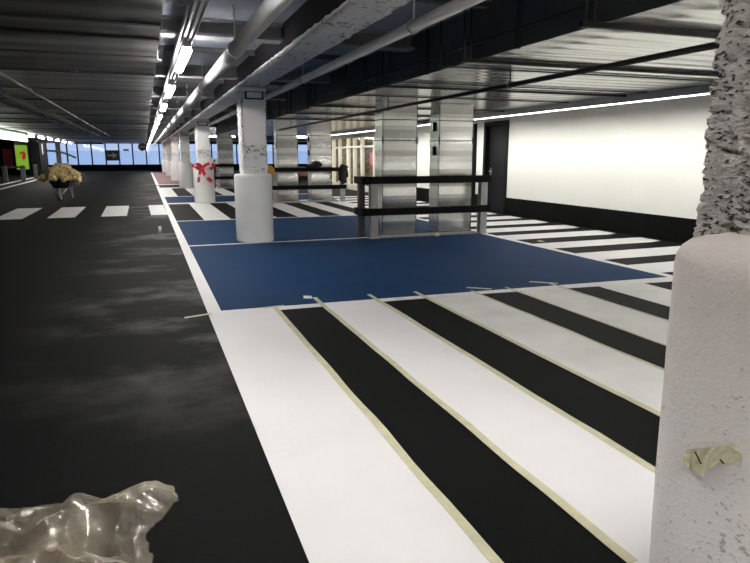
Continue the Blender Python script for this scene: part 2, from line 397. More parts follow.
# left lane lines
paint('lane_line', 0, 0, 0, 0, 'white_worn', 'long white line along the left side of the lane', [(-6.72, 28), (-6.5, 28), (-7.1, 60), (-7.4, 60)])
paint('lane_line', 0, 0, 0, 0, 'white_worn', 'outer white line along the left side', [(-7.65, 30), (-7.4, 30), (-8.0, 64), (-8.3, 64)])
paint('lane_line', -7.2, .4, 72.3, 72.7, 'white_worn', 'pale line along the foot of the far wall')

# ------------------------------------------------------------------ masking tape strips on the zebra
def tape_strip(x, y0, y1, label, w=.05, wave=.008, seed=0):
    b = MB(); n = 44; L_ = []; R_ = []
    for i in range(n+1):
        y = y0+(y1-y0)*i/n; dx = wave*noise.noise(Vector((seed, y*1.7, 0))); zz = .0045+.003*abs(noise.noise(Vector((seed+4, y*5, 0))))
        L_.append(b.bm.verts.new((x-w/2+dx, y, zz))); R_.append(b.bm.verts.new((x+w/2+dx*1.6, y, zz+.003*noise.noise(Vector((seed+9, y*6, 0))))))
    for i in range(n): b._f([L_[i], R_[i], R_[i+1], L_[i+1]])
    o = b.build('masking_tape_strip', 'tape'); 
    md = o.modifiers.new('thick', 'SOLIDIFY'); md.thickness = .002; md.offset = 0
    return tag(o, label, 'tape', 'masking tape strips on the near zebra', 'thing')
T = [(1.215, 6.40, 'along the right edge of the first white stripe'), (1.725, 6.72, 'along the left edge of the second white stripe'),
     (2.375, 6.66, 'along the right edge of the second white stripe'), (2.935, 6.60, 'along the left edge of the third white stripe'),
     (3.605, 6.42, 'along the right edge of the third white stripe'), (4.105, 6.45, 'along the left edge of the fourth white stripe'),
     (4.755, 6.48, 'along the right edge of the fourth white stripe')]
for i, (x, y1, l) in enumerate(T):
    tape_strip(x, 1.70 if i == 1 else -2.5, y1, 'beige masking tape strip stuck '+l, .05 if i < 4 else .03, seed=i*3.1)
def scrap(name, pts, m, label, cat, h=.006, kind='thing'):
    b = MB(); b.prism(pts, .004, h); return tag(b.build(name, m), label, cat, None, kind)
scrap('paper_scrap', [(1.60, 6.71), (1.69, 6.67), (1.72, 6.80), (1.63, 6.85)], 'whitepl', 'small white paper scrap lying on the blue bay near the tape', 'paper scrap')
scrap('masking_tape_piece', [(.27, 6.26), (.55, 6.34), (.55, 6.40), (.27, 6.31)], 'tape', 'short beige tape piece across the border line onto the black lane', 'tape')
scrap('masking_tape_piece', [(1.08, 6.40), (1.32, 6.42), (1.32, 6.47), (1.08, 6.45)], 'tape', 'short beige tape piece across the top of the first tape strip', 'tape')
scrap('masking_tape_piece', [(4.55, 6.62), (4.83, 6.40), (4.87, 6.43), (4.60, 6.66)], 'tape', 'short beige tape end on the blue bay edge before the fourth white stripe', 'tape')
scrap('masking_tape_piece', [(3.62, 6.58), (3.86, 6.40), (3.90, 6.43), (3.66, 6.62)], 'tape', 'short beige tape end on the blue bay edge before the third black stripe', 'tape')
scrap('paper_scrap', [(6.95, 9.83), (7.06, 9.80), (7.07, 9.92), (6.97, 9.94)], 'tape', 'tiny pale scrap lying on a black gap of the right zebra', 'paper scrap')
# roll of tape left on the lane
b = MB(); R0, r0 = .055, .028
for i in range(20):
    pass
ring = []
for i in range(24):
    a = 2*PI*i/24; cs, sn = math.cos(a), math.sin(a)
    ring.append([b.bm.verts.new((.21+dx, 13.72+cs*rr, .075+sn*rr)) for rr, dx in ((.075, -.03), (.075, .03), (.045, .03), (.045, -.03))])
for i in range(24):
    for k in range(4): b._f([ring[i][k], ring[i][(k+1) % 4], ring[(i+1) % 24][(k+1) % 4], ring[(i+1) % 24][k]])
o = b.build('tape_roll', 'tape'); tag(o, 'small yellowish roll of tape standing on the black lane', 'tape roll')

# ------------------------------------------------------------------ ceiling
ce = MB().box((-14, -8, 3.2), (20.2, YB+.2, 3.4)).build('ceiling', 'slab')
tag(ce, 'grey concrete ceiling slab with steel beams below it', 'ceiling', kind='structure')
cl_ = empty('ceiling_right', (0, 0, 3.2), 'grey steel cross beams and dark joists under the ceiling slab', 'ceiling', None, 'structure')
ce_ = ce
k = 0; y = .1
while y < 72:
    b = MB()
    b.box((.2, y-.13, 3.0), (3.5, y+.13, 3.03)); b.box((.2, y-.02, 3.03), (3.5, y+.02, 3.17)); b.box((.2, y-.13, 3.17), (3.5, y+.13, 3.2))
    b.build('cross_beam', 'crossbeam', cl_)
    for d in (2.0,):
        MB().box((.2, y+d-.04, 3.13), (3.5, y+d+.04, 3.2)).build('joist', 'purlin', cl_)
    y += 4.0
# dark sheet panels over the lane on the left
ce = empty('ceiling_left', (0, 0, 2.9), 'dark sheet metal ceiling panels over the left of the lane', 'ceiling', None, 'structure')
edges = [-8, -4, -1.2, 1.2, 3.2, 4.6, 5.8, 6.98, 7.86, 9.17, 11.2, 14.0, 16.9]
while edges[-1] < 70: edges.append(edges[-1]+2.85)
edges[-1] = 72.6
for i in range(len(edges)-1):
    y0, y1 = edges[i], edges[i+1]
    dz = (.0, .012, .004, .018)[i % 4]
    b = MB(); b.box((-13.6, y0+.045, 2.9+dz), (.25, y1-.045, 3.19)); b.build('metal_panel', 'panelmetal' if i % 3 else 'panelmetal2', ce)
    b = MB(); b.box((-13.6, y1-.045, 2.893), (.252, y1+.045, 3.19)); b.build('panel_joint', 'gap', ce)
# edge brackets
for i, y in enumerate(edges[6:16]):
    b = MB(); b.box((.253, y-.012, 2.86), (.272, y+.012, 3.19)); b.box((.253, y-.03, 2.86), (.31, y+.03, 2.872))
    b.build('edge_bracket', 'pipe', ce)
# round detector on the slab
o = MB().lathe([(.07, 3.2), (.075, 3.16), (.05, 3.11), (.02, 3.10)][::-1], (.47, 6.95), 20).build('smoke_detector', 'housing')
tag(o, 'small round grey detector fixed to the ceiling slab above the cable tray', 'detector', None, 'thing')

# pipes on the dark left ceiling
def straight_pipe(name, x, z, r, y0, y1, m, label, cat='pipe', every=4.0, top=3.2, rods=True, off=1.0, hm='flange'):
    root = empty(name, (x, y0, z), label, cat)
    MB().cyl((x, y0, z), (x, y1, z), r, n=20).build('tube', m, root)
    y = y0+off
    while y < min(y1, y0+40):
        b = MB()
        b.cyl((x, y-.02, z), (x, y+.02, z), r+.012, n=20)
        if rods: b.box((x-.008, y-.008, z+r), (x+.008, y+.008, top))
        b.build('hanger', hm, root); y += every
    return root
straight_pipe('ceiling_pipe', -1.86, 2.76, .03, 8.5, 40, 'pipedull', 'thin grey pipe under dark left ceiling, nearest the lights', top=2.92)
straight_pipe('ceiling_pipe', -2.42, 2.76, .065, 8.5, 40, 'pipedull', 'thicker dull pipe under dark left ceiling between two thin ones', top=2.92)
straight_pipe('ceiling_pipe', -2.76, 2.74, .04, 8.5, 40, 'pipedull', 'thin grey pipe under dark left ceiling, farthest left', top=2.92)

# light row with its tray
root = empty('cable_tray', (.55, -4, 2.9), 'long galvanised cable tray carrying the row of batten lights', 'cable tray')
b = MB(); b.box((.47, -7.5, 2.91), (.63, 71, 2.915)); b.box((.47, -7.5, 2.915), (.475, 71, 2.97)); b.box((.625, -7.5, 2.915), (.63, 71, 2.97)); b.build('tray', 'tray', root)
for dx in (-.055, .0, .055):
    MB().cyl((.55+dx, -7.5, 2.895), (.55+dx, 71, 2.895), .014, n=8).build('conduit', 'pipe', root)
for k in range(19):
    MB().box((.49, -3.9+4*k-.015, 2.93), (.61, -3.9+4*k+.015, 3.2)).build('bracket', 'tray', root)
def make_light(x, y, z, ln):
    r = empty('batten_light', (x, y, z), 'x', 'light', 'batten lights in the row along the lane')
    MB().bbox((x-.048, y, z+.01), (x+.048, y+ln, z+.072), .01).build('housing', 'housing', r)
    MB().bbox((x-.052, y+.03, z-.045), (x+.052, y+ln-.03, z+.012), .02).build('diffuser', 'lamp', r)
    return r
proto = make_light(.55, 7.7, 2.81, 1.95)
proto['label'] = 'lit batten light under the cable tray, nearest one in view'
n = 0
for k in range(-3, 15):
    if k == 0: continue
    c = copy_tree(proto); c.location.y = 7.7+4.15*k-(1.15 if k < 0 else 0)
    if k > 0: c['label'] = 'lit batten light under the cable tray, %s counted from the nearest' % ORD[k]
    else: c['label'] = 'lit batten light above the photographer, %s row place out of view' % ORD[-k]
for k in range(3):  # unseen battens added to brighten the columns and riser fronts
    c = copy_tree(proto); c.location = (3.0, -6.2+2.9*k, 2.83); c['label'] = 'added fill light between beam and air duct, %s row place behind the view' % ORD[k]; c['group'] = 'added fill lights right of the beam'
    for xx in (.3, 1.6):
        MB().box((2.99, -6.2+2.9*k+xx, 2.90), (3.01, -6.2+2.9*k+xx+.02, 3.2)).build('hanger', 'tray', c)
# big pipes beside the lights
straight_pipe('ceiling_pipe', 1.02, 2.74, .078, -7, 71, 'pipe', 'thick glossy grey pipe running beside the batten lights', off=2.2, every=4.0, hm='tray')
straight_pipe('ceiling_pipe', 2.27, 2.70, .05, -7, 36, 'pipepale', 'thin pale pipe hung on rods right of the rough beam', off=12.2, every=4.0, hm='tray')

# rough fire-proofed beam on the column line
def rough_box(name, a, b_, m, parent, seg=(4, 120, 3), amp=.02, sc=7.0, pit=0.):
    ctr = Vector([(a[i]+b_[i])/2 for i in range(3)])
    bm = MB(); nx, ny, nz = seg
    def P(i, j, k_):
        p = Vector((a[0]+(b_[0]-a[0])*i/nx, a[1]+(b_[1]-a[1])*j/ny, a[2]+(b_[2]-a[2])*k_/nz))
        q_ = p + noise.noise_vector(p*sc)*amp + noise.noise_vector(p*sc*3)*amp*.5
        if pit:
            s_ = Vector((p.x*24, p.y*24, p.z*46)); d_ = max(0, noise.noise(s_)-.10)+.5*max(0, noise.noise(s_*1.9)-.12)
            n_ = Vector((p.x-ctr.x, p.y-ctr.y, 0))
            q_ -= n_.normalized()*d_*pit - n_.normalized()*.012*noise.noise(Vector((p.x*9, p.y*9, p.z*22)))
        return q_
    V = {}
    def v(i, j, k_):
        if (i, j, k_) not in V: V[(i, j, k_)] = bm.bm.verts.new(P(i, j, k_))
        return V[(i, j, k_)]
    def q(*c):
        f = bm._f([v(*t) for t in c])
        if f: f.smooth = True
    for i in range(nx):
        for j in range(ny):
            q((i,j,0),(i,j+1,0),(i+1,j+1,0),(i+1,j,0)); q((i,j,nz),(i+1,j,nz),(i+1,j+1,nz),(i,j+1,nz))
    for i in range(nx):
        for k_ in range(nz):
            q((i,0,k_),(i+1,0,k_),(i+1,0,k_+1),(i,0,k_+1)); q((i,ny,k_),(i,ny,k_+1),(i+1,ny,k_+1),(i+1,ny,k_))
    for j in range(ny):
        for k_ in range(nz):
            q((0,j,k_),(0,j,k_+1),(0,j+1,k_+1),(0,j+1,k_)); q((nx,j,k_),(nx,j+1,k_),(nx,j+1,k_+1),(nx,j,k_+1))
    return bm.build(name, m, parent)
root = empty('fireproofed_beam', (1.93, 0, 2.8), 'rough grey sprayed beam running along the tops of the white columns', 'beam')
rough_box('lower_flange', (1.68, -3, 2.83), (2.12, 66, 2.875), 'beam', root, (5, 520, 1), .014)
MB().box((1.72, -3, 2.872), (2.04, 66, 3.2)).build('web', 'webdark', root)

# ------------------------------------------------------------------ columns
CX, CY = 1.93, 1.30
def make_column(cx, cy, label, front=False):
    r = empty('concrete_column', (cx, cy, 0), label, 'column', 'white columns along the lane')
    if front:
        prof = [(.372, 0), (.376, .3), (.382, .7), (.387, 1.1), (.389, 1.245), (.384, 1.28), (.37, 1.305), (.34, 1.33), (.30, 1.352), (.25, 1.365)]
        full = []
        for (a, z0), (c, z1) in zip(prof[:-1], prof[1:]):
            m_ = max(1, int((z1-z0)/.04))
            for t in range(m_): full.append((a+(c-a)*t/m_, z0+(z1-z0)*t/m_))
        full.append(prof[-1])
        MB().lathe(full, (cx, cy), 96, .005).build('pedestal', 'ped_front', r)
        rough_box('shaft', (cx-.235, cy-.235, 1.33), (cx+.235, cy+.235, 2.81), 'spray_front', r, (44, 44, 170), .006, 18, .05)
    else:
        MB().lathe([(.35, 0), (.352, .05), (.352, 1.22), (.345, 1.255), (.325, 1.27)], (cx, cy), 48).build('pedestal', 'ped', r)
        rough_box('shaft', (cx-.21, cy-.25, 1.24), (cx+.24, cy+.23, 2.76), 'spray', r, (8, 8, 30), .018, 9)
        # smooth board-like facing with a head plate
        b = MB(); b.bbox((cx-.17, cy-.285, 1.8), (cx+.225, cy-.20, 2.60), .01); b.build('facing', 'ped', r)
        b = MB(); b.bbox((cx-.24, cy-.30, 2.74), (cx+.26, cy+.27, 2.81), .012); b.build('cap', 'ped', r)
        MB().box((cx-.13, cy-.275, 2.60), (cx+.20, cy-.2, 2.74)).build('recess', 'gap', r)
        MB().bbox((cx-.10, cy-.30, 2.625), (cx+.17, cy-.2, 2.725), .008).build('head_plate', 'ped', r)
    return r
make_column(CX, CY, 'nearest column at right edge, pitted rough shaft on a round pedestal', True)
c2 = make_column(1.905, 11.85, 'white round based column standing in the near blue bays')
col_lab = ['white column wrapped with red and white tape', 'third column back, on broad round base beyond the taped one', 'fourth column back on the lane edge, beside the dark red bay',
           'fifth column back, dim and far down the lane', 'sixth column back, farthest before the windows']
for i, l in enumerate(col_lab):
    c = copy_tree(c2); c.location = (1.93-.03*(i == 0), 22.4+10.6*i, 0); c['label'] = l

# torn tape on the near column
def on_ped(az, z, d):
    a = math.radians(az); rr = .376+d
    return Vector((1.93+rr*math.cos(a), 1.30+rr*math.sin(a), z))
root = empty('torn_tape_piece', on_ped(190, .72, 0), 'torn beige tape piece with two black marks on the nearest pedestal', 'tape')
TAPE_ROOT = root

# barrier tape on the second column
cx, cy = 1.90, 22.4
b = MB(); prev = None
def ribbon(b, pts, w, segcol=3):
    n = len(pts); L_ = []; R_ = []
    for i, p in enumerate(pts):
        p = Vector(p); t = (Vector(pts[min(n-1, i+1)])-Vector(pts[max(0, i-1)])).normalized()
        ax = Vector((0, -1, 0)); side = t.cross(ax)
        if side.length < .2: side = Vector((0, 0, 1))
        side.normalize()
        L_.append(b.bm.verts.new(p+side*w/2)); R_.append(b.bm.verts.new(p-side*w/2))
    for i in range(n-1):
        b.mi = 1 if (i//segcol) % 4 == 2 else 0
        b._f([L_[i], R_[i], R_[i+1], L_[i+1]])
pts = []
for i in range(49):
    a = 2*PI*i/48
    pts.append((cx+.375*math.cos(a), cy+.375*math.sin(a), 1.22+.05*math.sin(a*2+1)))
n = len(pts); L_ = [b.bm.verts.new(Vector(p)+Vector((0, 0, .05))) for p in pts]; R_ = [b.bm.verts.new(Vector(p)-Vector((0, 0, .05))) for p in pts]
for i in range(n-1):
    b.mi = 0 if (i//4) % 4 != 1 else 1; b._f([L_[i], R_[i], R_[i+1], L_[i+1]])
yf = cy-.41
def bez(p, n=14):
    out = []
    for i in range(n+1):
        t = i/n; q = [Vector(v) for v in p]
        while len(q) > 1: q = [q[j].lerp(q[j+1], t) for j in range(len(q)-1)]
        out.append(q[0])
    return out
ribbon(b, bez([(cx-.08, yf, 1.24), (cx-.25, yf-.08, 1.45), (cx-.42, yf-.1, 1.22), (cx-.12, yf-.04, 1.15)]), .10)
ribbon(b, bez([(cx-.05, yf, 1.22), (cx+.15, yf-.1, 1.42), (cx+.30, yf-.06, 1.36), (cx+.34, yf-.02, 1.24)]), .10)
ribbon(b, bez([(cx-.08, yf, 1.22), (cx-.05, yf-.12, .98), (cx+.08, yf-.1, .86), (cx+.22, yf-.05, .74)]), .12)
ribbon(b, bez([(cx-.10, yf, 1.22), (cx-.18, yf-.08, 1.0), (cx-.2, yf-.04, .9), (cx-.22, yf-.02, .72)]), .09)
o = b.build('barrier_tape', ['tapered', 'tapewhite']); tag(o, 'red and white barrier tape knotted round the second column with loose ends', 'tape', None, 'thing')

# ------------------------------------------------------------------ right wall, door, shop front
WX = 9.36
b = MB(); b.box((WX, -8, 0), (WX+.2, 14.93, 3.2)); b.box((WX, 16.14, 0), (WX+.2, 25.4, 3.2)); b.box((WX, 14.93, 2.54), (WX+.2, 16.14, 3.2)); b.box((WX, 25.4, 2.62), (WX+.2, 33, 3.2)); b.box((WX, 32.0, 0), (WX+.2, 33, 2.62))
tag(b.build('wall_right', 'wallwhite'), 'bright white wall on the right above a black base band', 'wall', kind='structure')
b = MB(); b.box((WX-.012, -8, 0), (WX, 14.93, .47)); b.box((WX-.012, 16.14, 0), (WX, 25.4, .47))
tag(b.build('baseboard_right', 'black'), 'tall black base band along the right wall', 'baseboard', kind='structure')
d = empty('door_1', (WX, 15.5, 0), 'dark grey door in a black frame in the white right wall', 'door', kind='structure')
b = MB(); b.box((WX-.03, 14.88, 0), (WX+.18, 15.0, 2.56)); b.box((WX-.03, 16.06, 0), (WX+.18, 16.18, 2.56)); b.box((WX-.03, 15.0, 2.44), (WX+.18, 16.06, 2.56)); b.build('door_frame', 'doorframe', d)
b = MB(); b.bbox((WX+.10, 15.0, .02), (WX+.15, 16.06, 2.44), .006); b.build('door_leaf', 'doorleaf', d)
b = MB(); b.cyl((WX+.10, 15.92, 1.17), (WX+.03, 15.92, 1.17), .016); b.cyl((WX+.03, 15.93, 1.17), (WX+.03, 15.76, 1.17), .014); b.box((WX+.09, 15.87, 1.05), (WX+.10, 15.97, 1.27)); b.build('door_handle', 'chrome', d)
tag(MB().box((WX-.04, 16.62, .47), (WX-.001, 16.80, 2.54)).build('trim_1', 'black'), 'black upright strip on the white wall beside the door', 'trim', kind='structure')
# shop front
w = empty('window_1', (WX, 28.7, 0), 'cream framed glazed shop front at the far end of the white wall', 'window', kind='structure')
ys = [25.5, 27.2, 28.3, 29.3, 30.7, 32.0]
b = MB()
for y in ys: b.box((WX-.04, y-.07, 0), (WX+.12, y+.07, 2.55))
b.box((WX-.04, 25.4, 2.45), (WX+.12, 32, 2.6)); b.box((WX-.03, 25.4, 1.98), (WX+.1, 32, 2.06)); b.box((WX-.04, 25.4, 0), (WX+.12, 32, .25)); b.build('window_frame', 'cream', w)
for y0, y1 in zip(ys[:-1], ys[1:]): MB().box((WX+.03, y0+.07, .25), (WX+.04, y1-.07, 2.45)).build('pane', 'shopglass', w)
MB().box((WX-.05, 25.4, 2.6), (WX+.12, 32, 2.7)).build('fascia', 'shopred', w)
b = MB(); b.box((WX+2.2, 24.5, 0), (WX+2.3, 33, 3.2)); b.box((WX+.2, 24.4, 0), (WX+2.3, 24.5, 3.2)); b.box((WX+.2, 33, 0), (WX+2.3, 33.1, 3.2)); tag(b.build('wall_shop', 'shopback'), 'mottled brown and cream back of the lit shop', 'wall', kind='structure')
tag(MB().box((WX+.14, 26.1, 1.2), (WX+.16, 26.5, 1.75)).build('shop_poster', 'pinkred'), 'small coral red poster inside the shop glass', 'poster')
for i, y in enumerate((26.6, 28.7, 30.8)):
    r = empty('shop_light', (WX+1.1, y, 2.95), 'lit ceiling panel inside the shop, %s from the camera' % ORD[i], 'light', 'ceiling lights inside the shop')
    MB().bbox((WX+.8, y-.5, 2.95), (WX+1.4, y+.5, 3.0), .01).build('frame', 'housing', r)
    MB().box((WX+.85, y-.45, 2.935), (WX+1.35, y+.45, 2.95)).build('diffuser', 'shoplamp', r)

# light trough along the wall
r = empty('wall_light_trough', (8.05, 0, 2.6), 'long grey trough with a thin bright light strip above the right wall', 'light')
b = MB(); b.box((7.98, -6, 2.62), (8.16, 32, 2.638)); b.box((7.98, -6, 2.521), (7.995, 32, 2.62)); b.box((8.145, -6, 2.52), (8.16, 32, 2.62)); b.build('housing', 'tray', r)
MB().bbox((8.005, -6, 2.527), (8.05, 32, 2.60), .008).build('light_strip', 'led', r)

# ------------------------------------------------------------------ big horizontal air duct
DZ = 2.645
r = empty('air_duct', (6, 10, DZ), 'wide sheet metal air duct under the ceiling before the white wall', 'air duct')
b = MB(); b.quad((3.54, -6, DZ), (3.54, 33, DZ), (9.3, 33, DZ), (9.3, -6, DZ)); b.quad((3.54, -6, 3.19), (3.54, 33, 3.19), (9.3, 33, 3.19), (9.3, -6, 3.19)); b.quad((3.54, 33, DZ), (3.54, 33, 3.19), (9.3, 33, 3.19), (9.3, 33, DZ)); b.build('bottom_sheet', 'ductbottom', r)
b = MB(); b.box((3.53, -6, DZ-.002), (3.545, 33, 3.19)); b.build('side_sheet', 'ductside', r)
b = MB(); b.bbox((3.49, -6, DZ+.16), (3.53, 33, DZ+.175), .003); b.build('side_seam', 'flange', r)
for y in (1.0, 3.2, 5.5, 7.6, 10.0, 13.9, 17, 20):
    MB().box((3.50, y-.02, DZ-.012), (3.535, y+.02, 3.19)).build('joint_flange', 'flange', r)
for i, (y, th) in enumerate(((2.1, .035), (4.27, .038), (6.28, .032), (6.85, .012), (8.45, .012), (8.95, .03), (10.5, .014), (12.9, .03), (15.2, .03), (17.6, .03))):
    q = empty('duct_hanger', (5.7, y, DZ-.06), 'dark %s hanger bar under the air duct, %s counted from the camera' % ('channel' if th > .025 else 'thin rod', ORD[i]), 'hanger bar', 'hanger bars under the air duct')
    z1 = DZ-.004
    b = MB(); b.box((3.3, y-th*.6, z1-th-.005), (7.95, y+th*.6, z1)); b.build('bar', 'conduit', q)
    b = MB()
    for xx in ((3.34,) if th < .025 else (3.34, 3.42)): b.cyl((xx, y, z1-.03), (xx, y, 3.2), .012, n=8)
    b.build('rod', 'conduit', q)
r = straight_pipe('ceiling_pipe', 4.385, 2.475, .028, 1.5, 21.3, 'conduit', 'dark conduit slung under the air duct, crossing its hanger bars', every=4.2, off=1.3, top=2.645)

# ------------------------------------------------------------------ vertical duct risers with guard rails
def make_riser(x0, x1, yf, depth, label, slots=False):
    r = empty('duct_riser', ((x0+x1)/2, yf+depth/2, 0), label, 'duct riser', 'sheet metal risers under the air duct')
    b = MB(); n = 10; z = [.03+(2.61*i/n) for i in range(n+1)]
    sh = [(.0, .012), (.012, .001), (.001, .015), (.015, .0)]
    loops = []
    for i in range(n):
        for t, zz in ((0, z[i]), (1, z[i+1]-.004)):
            d_ = sh[i % 4][t]
            loops.append([b.bm.verts.new(p) for p in ((x0-d_*.4, yf-d_, zz), (x1+d_*.4, yf-d_, zz), (x1+d_*.4, yf+depth+d_, zz), (x0-d_*.4, yf+depth+d_, zz))])
    for a, c in zip(loops[:-1], loops[1:]):
        for k in range(4): b._f([a[k], a[(k+1) % 4], c[(k+1) % 4], c[k]])
    b._f(loops[0][::-1]); b._f(loops[-1]); b.build('sheet_casing', 'riser', r)
    for zz in (1.90, 2.30):
        e = .022 if zz != 2.30 else .012
        b = MB(); b.box((x0-e, yf-e, zz), (x1+e, yf+depth+e, zz+.016))
        if zz == 1.90:
            for xx in (x0, x1): b.box((xx-.024, yf-.026, 1.84), (xx+.012, yf-.01, 1.98))
        b.build('joint_flange', 'flange', r)
    MB().box((x0-.022, yf-.022, 0), (x1+.022, yf+depth+.022, .034)).build('base_flange', 'flange', r)
    b = MB()
    for xx in (x0, x1): b.box((xx-.005, yf-.018, .03), (xx+.005, yf-.004, 2.6))
    b.build('corner_strip', 'flange', r)
    if slots:
        b = MB(); b.box((x0-.03, yf+.16, 2.10), (x0-.008, yf+.24, 2.28)); b.box((x0-.03, yf+.16, 1.62), (x0-.008, yf+.24, 1.80)); b.build('access_slot', 'black', r)
    return r
def make_guard(x0, x1, y0, label, back=.42):
    """two black beams on grey steel posts, returning back at the left end"""
    g = empty('guard_rail', ((x0+x1)/2, y0, 0), label, 'guard rail', 'black guard rails before the duct risers')
    for z0, z1 in ((1.07, 1.21), (.46, .60)):
        b = MB(); b.bbox((x0, y0-.05, z0), (x1, y0+.03, z1), .008); b.bbox((x0, y0+.03, z0), (x0+.19, y0+back, z1), .008); b.build('rail', 'rail', g)
    for xa in (x0+.22, x1-.18):
        b = MB(); w_ = .15
        b.box((xa, y0+.03, 0), (xa+w_, y0+.04, 1.19)); b.box((xa, y0+.16, 0), (xa+w_, y0+.17, 1.19)); b.box((xa+w_/2-.006, y0+.04, 0), (xa+w_/2+.006, y0+.16, 1.19)); b.box((xa-.03, y0+.0, 0), (xa+w_+.03, y0+.2, .012)); b.build('post', 'post', g)
    b = MB(); b.bbox((x0+.06, y0+back-.12, 0), (x0+.19, y0+back-.02, 1.19), .006); b.build('post', 'darkpost', g)
    MB().bbox((x0+.42, y0+.06, 0), (x1-.26, y0+.13, .055), .005).build('base_channel', 'post', g)
    return g
R1 = make_riser(4.46, 5.20, 11.68, .42, 'banded sheet metal riser behind the near guard rail, left of the pair')
R2 = make_riser(5.70, 6.48, 11.68, .42, 'banded sheet metal riser with two dark slots, right of the near pair', True)
G1 = make_guard(3.86, 6.69, 11.28, 'black two beam guard rail on grey posts at the edge of the blue bay')
for src, dx, y, l in ((R1, -.13, 21.65, 'pale sheet metal riser behind the second guard rail, left of the pair'), (R2, -.17, 21.65, 'pale sheet metal riser behind the second guard rail, right of the pair'),
                      (R1, -.95, 32.4, 'far sheet metal riser seen between the taped column and next column'), (R2, -1.05, 32.4, 'far sheet metal riser just right of the white column in the blue bays')):
    c = copy_tree(src); c.location.x += dx; c.location.y = y+.21; c['label'] = l
c = copy_tree(G1); c.location.x += .0; c.location.y = 21.15; c['label'] = 'second black guard rail, behind the zebra, with dark clothes on it'
c = copy_tree(G1); c.location.x -= .75; c.location.y = 31.9; c['label'] = 'third black guard rail, farthest, seen beside the taped column'

# things left on the rails
def lumps(name, items, m, label, cat, amp=.35, sub=3, kind='thing', group=None):
    b = MB()
    for i, (c, s_) in enumerate(items):
        t = bmesh.new(); bmesh.ops.create_icosphere(t, subdivisions=sub, radius=1)
        for v in t.verts:
            nn = v.co.normalized(); k = 1+amp*noise.noise(nn*2.2+Vector((i*7.3, 1.1, 2.7)))+amp*.5*noise.noise(nn*5+Vector((i*3.3, 4, 1)))
            v.co = Vector((c[0]+nn.x*s_[0]*k, c[1]+nn.y*s_[1]*k, c[2]+nn.z*s_[2]*k))
        for f in t.faces: f.smooth = True
        b._merge(t)
    return tag(b.build(name, m), label, cat, group, kind)
lumps('folded_jacket', [((5.62, 21.14, 1.30), (.17, .1, .13)), ((5.42, 21.14, 1.25), (.22, .09, .07))], 'cloth', 'black bundled jacket lying on top of the second guard rail', 'clothing')
lumps('hanging_jacket', [((6.55, 21.07, .98), (.17, .05, .32)), ((6.62, 21.13, 1.22), (.14, .1, .06))], 'cloth', 'dark jacket hanging over the right end of the second guard rail', 'clothing')
lumps('cloth_bundle', [((3.93, 21.02, 1.12), (.17, .07, .17))], 'bundle', 'small yellow and orange bundle at the left end of the second rail', 'bundle', .25)
r = empty('junction_box', (3.22, 31.9, 1.21), 'small white box with a dark knob on the farthest rail', 'box')
MB().bbox((3.1, 31.84, 1.21), (3.4, 31.96, 1.50), .01).build('body', 'whitepl', r)
MB().cyl((3.25, 31.84, 1.36), (3.25, 31.82, 1.36), .05).build('knob', 'ink', r)
lumps('paper_scrap', [((5.47, 11.22, .035), (.06, .04, .035))], 'tape', 'small crumpled yellowish scrap at the foot of the near guard rail', 'paper scrap')
# maroon panel behind second guard
r = empty('low_panel', (9.95, 41, 0), 'low maroon and grey panel far behind the second guard rail', 'panel')
MB().bbox((8.6, 41, .25), (11.2, 41.1, .9), .02).build('board', 'maroon', r)
for x in (8.8, 11.0): MB().box((x, 40.95, 0), (x+.08, 41.15, .25)).build('foot', 'darkpost', r)

# far transverse tube lights
for i, (x0, x1, y, z) in enumerate(((3.78, 5.41, 40, 2.80), (4.6, 5.55, 46, 2.98), (9.2, 10.3, 40, 2.82), (12.2, 13.3, 40, 2.82))):
    r = empty('tube_light', (x0, y, z), 'far lit tube light set across the ceiling, %s from the left' % ORD[i], 'light', 'tube lights across the far right ceiling')
    MB().bbox((x0, y, z+.02), (x1, y+.09, z+.07), .01).build('housing', 'housing', r)
    MB().bbox((x0, y-.01, z-.05), (x1, y+.1, z+.02), .015).build('diffuser', 'lamp', r)
    b = MB()
    for xx in (x0+.1, x1-.1): b.cyl((xx, y+.045, z+.07), (xx, y+.045, 3.2), .008, n=6)
    b.build('rod', 'tray', r)

# ------------------------------------------------------------------ far wall with windows
b = MB(); b.box((-14, YB, 0), (20.2, YB+.2, .64)); b.box((-14, YB, 2.97), (20.2, YB+.2, 3.2)); b.box((-14, YB, .64), (-9.6, YB+.2, 2.97))
tag(b.build('wall_back', 'black'), 'black low wall under the far windows', 'wall', kind='structure')
xs = [-9.6, -8.5, -7.55, -6.55, -5.2, -3.83, -2.5, -1.13, .25, 1.6, 3.0, 4.4, 5.8, 7.2, 8.6, 10, 11.4, 12.8, 14.2, 15.6, 17, 18.4, 20]
for i, (x0, x1) in enumerate(zip(xs[:-1], xs[1:])):
    w = empty('window_%d' % (i+2), ((x0+x1)/2, YB, .64), 'tall bluish window in the far wall, %s from the left' % (ORD[i] if i < 20 else ('twenty first', 'twenty second')[i-20]), 'window', 'windows in the far wall', 'structure')
    b = MB(); t_ = .07
    b.box((x0, YB-.02, .64), (x0+t_, YB+.15, 2.97)); b.box((x1-t_, YB-.02, .64), (x1, YB+.15, 2.97)); b.box((x0+t_, YB-.02, .64), (x1-t_, YB+.15, .70)); b.box((x0+t_, YB-.02, 2.91), (x1-t_, YB+.15, 2.97)); b.build('window_frame', 'mullion', w)
    MB().box((x0+t_, YB+.03, 2.16), (x1-t_, YB+.04, 2.91)).build('upper_pane', 'pane_up', w)
    MB().box((x0+t_, YB+.03, .70), (x1-t_, YB+.04, 2.15)).build('lower_pane', 'pane_low', w)
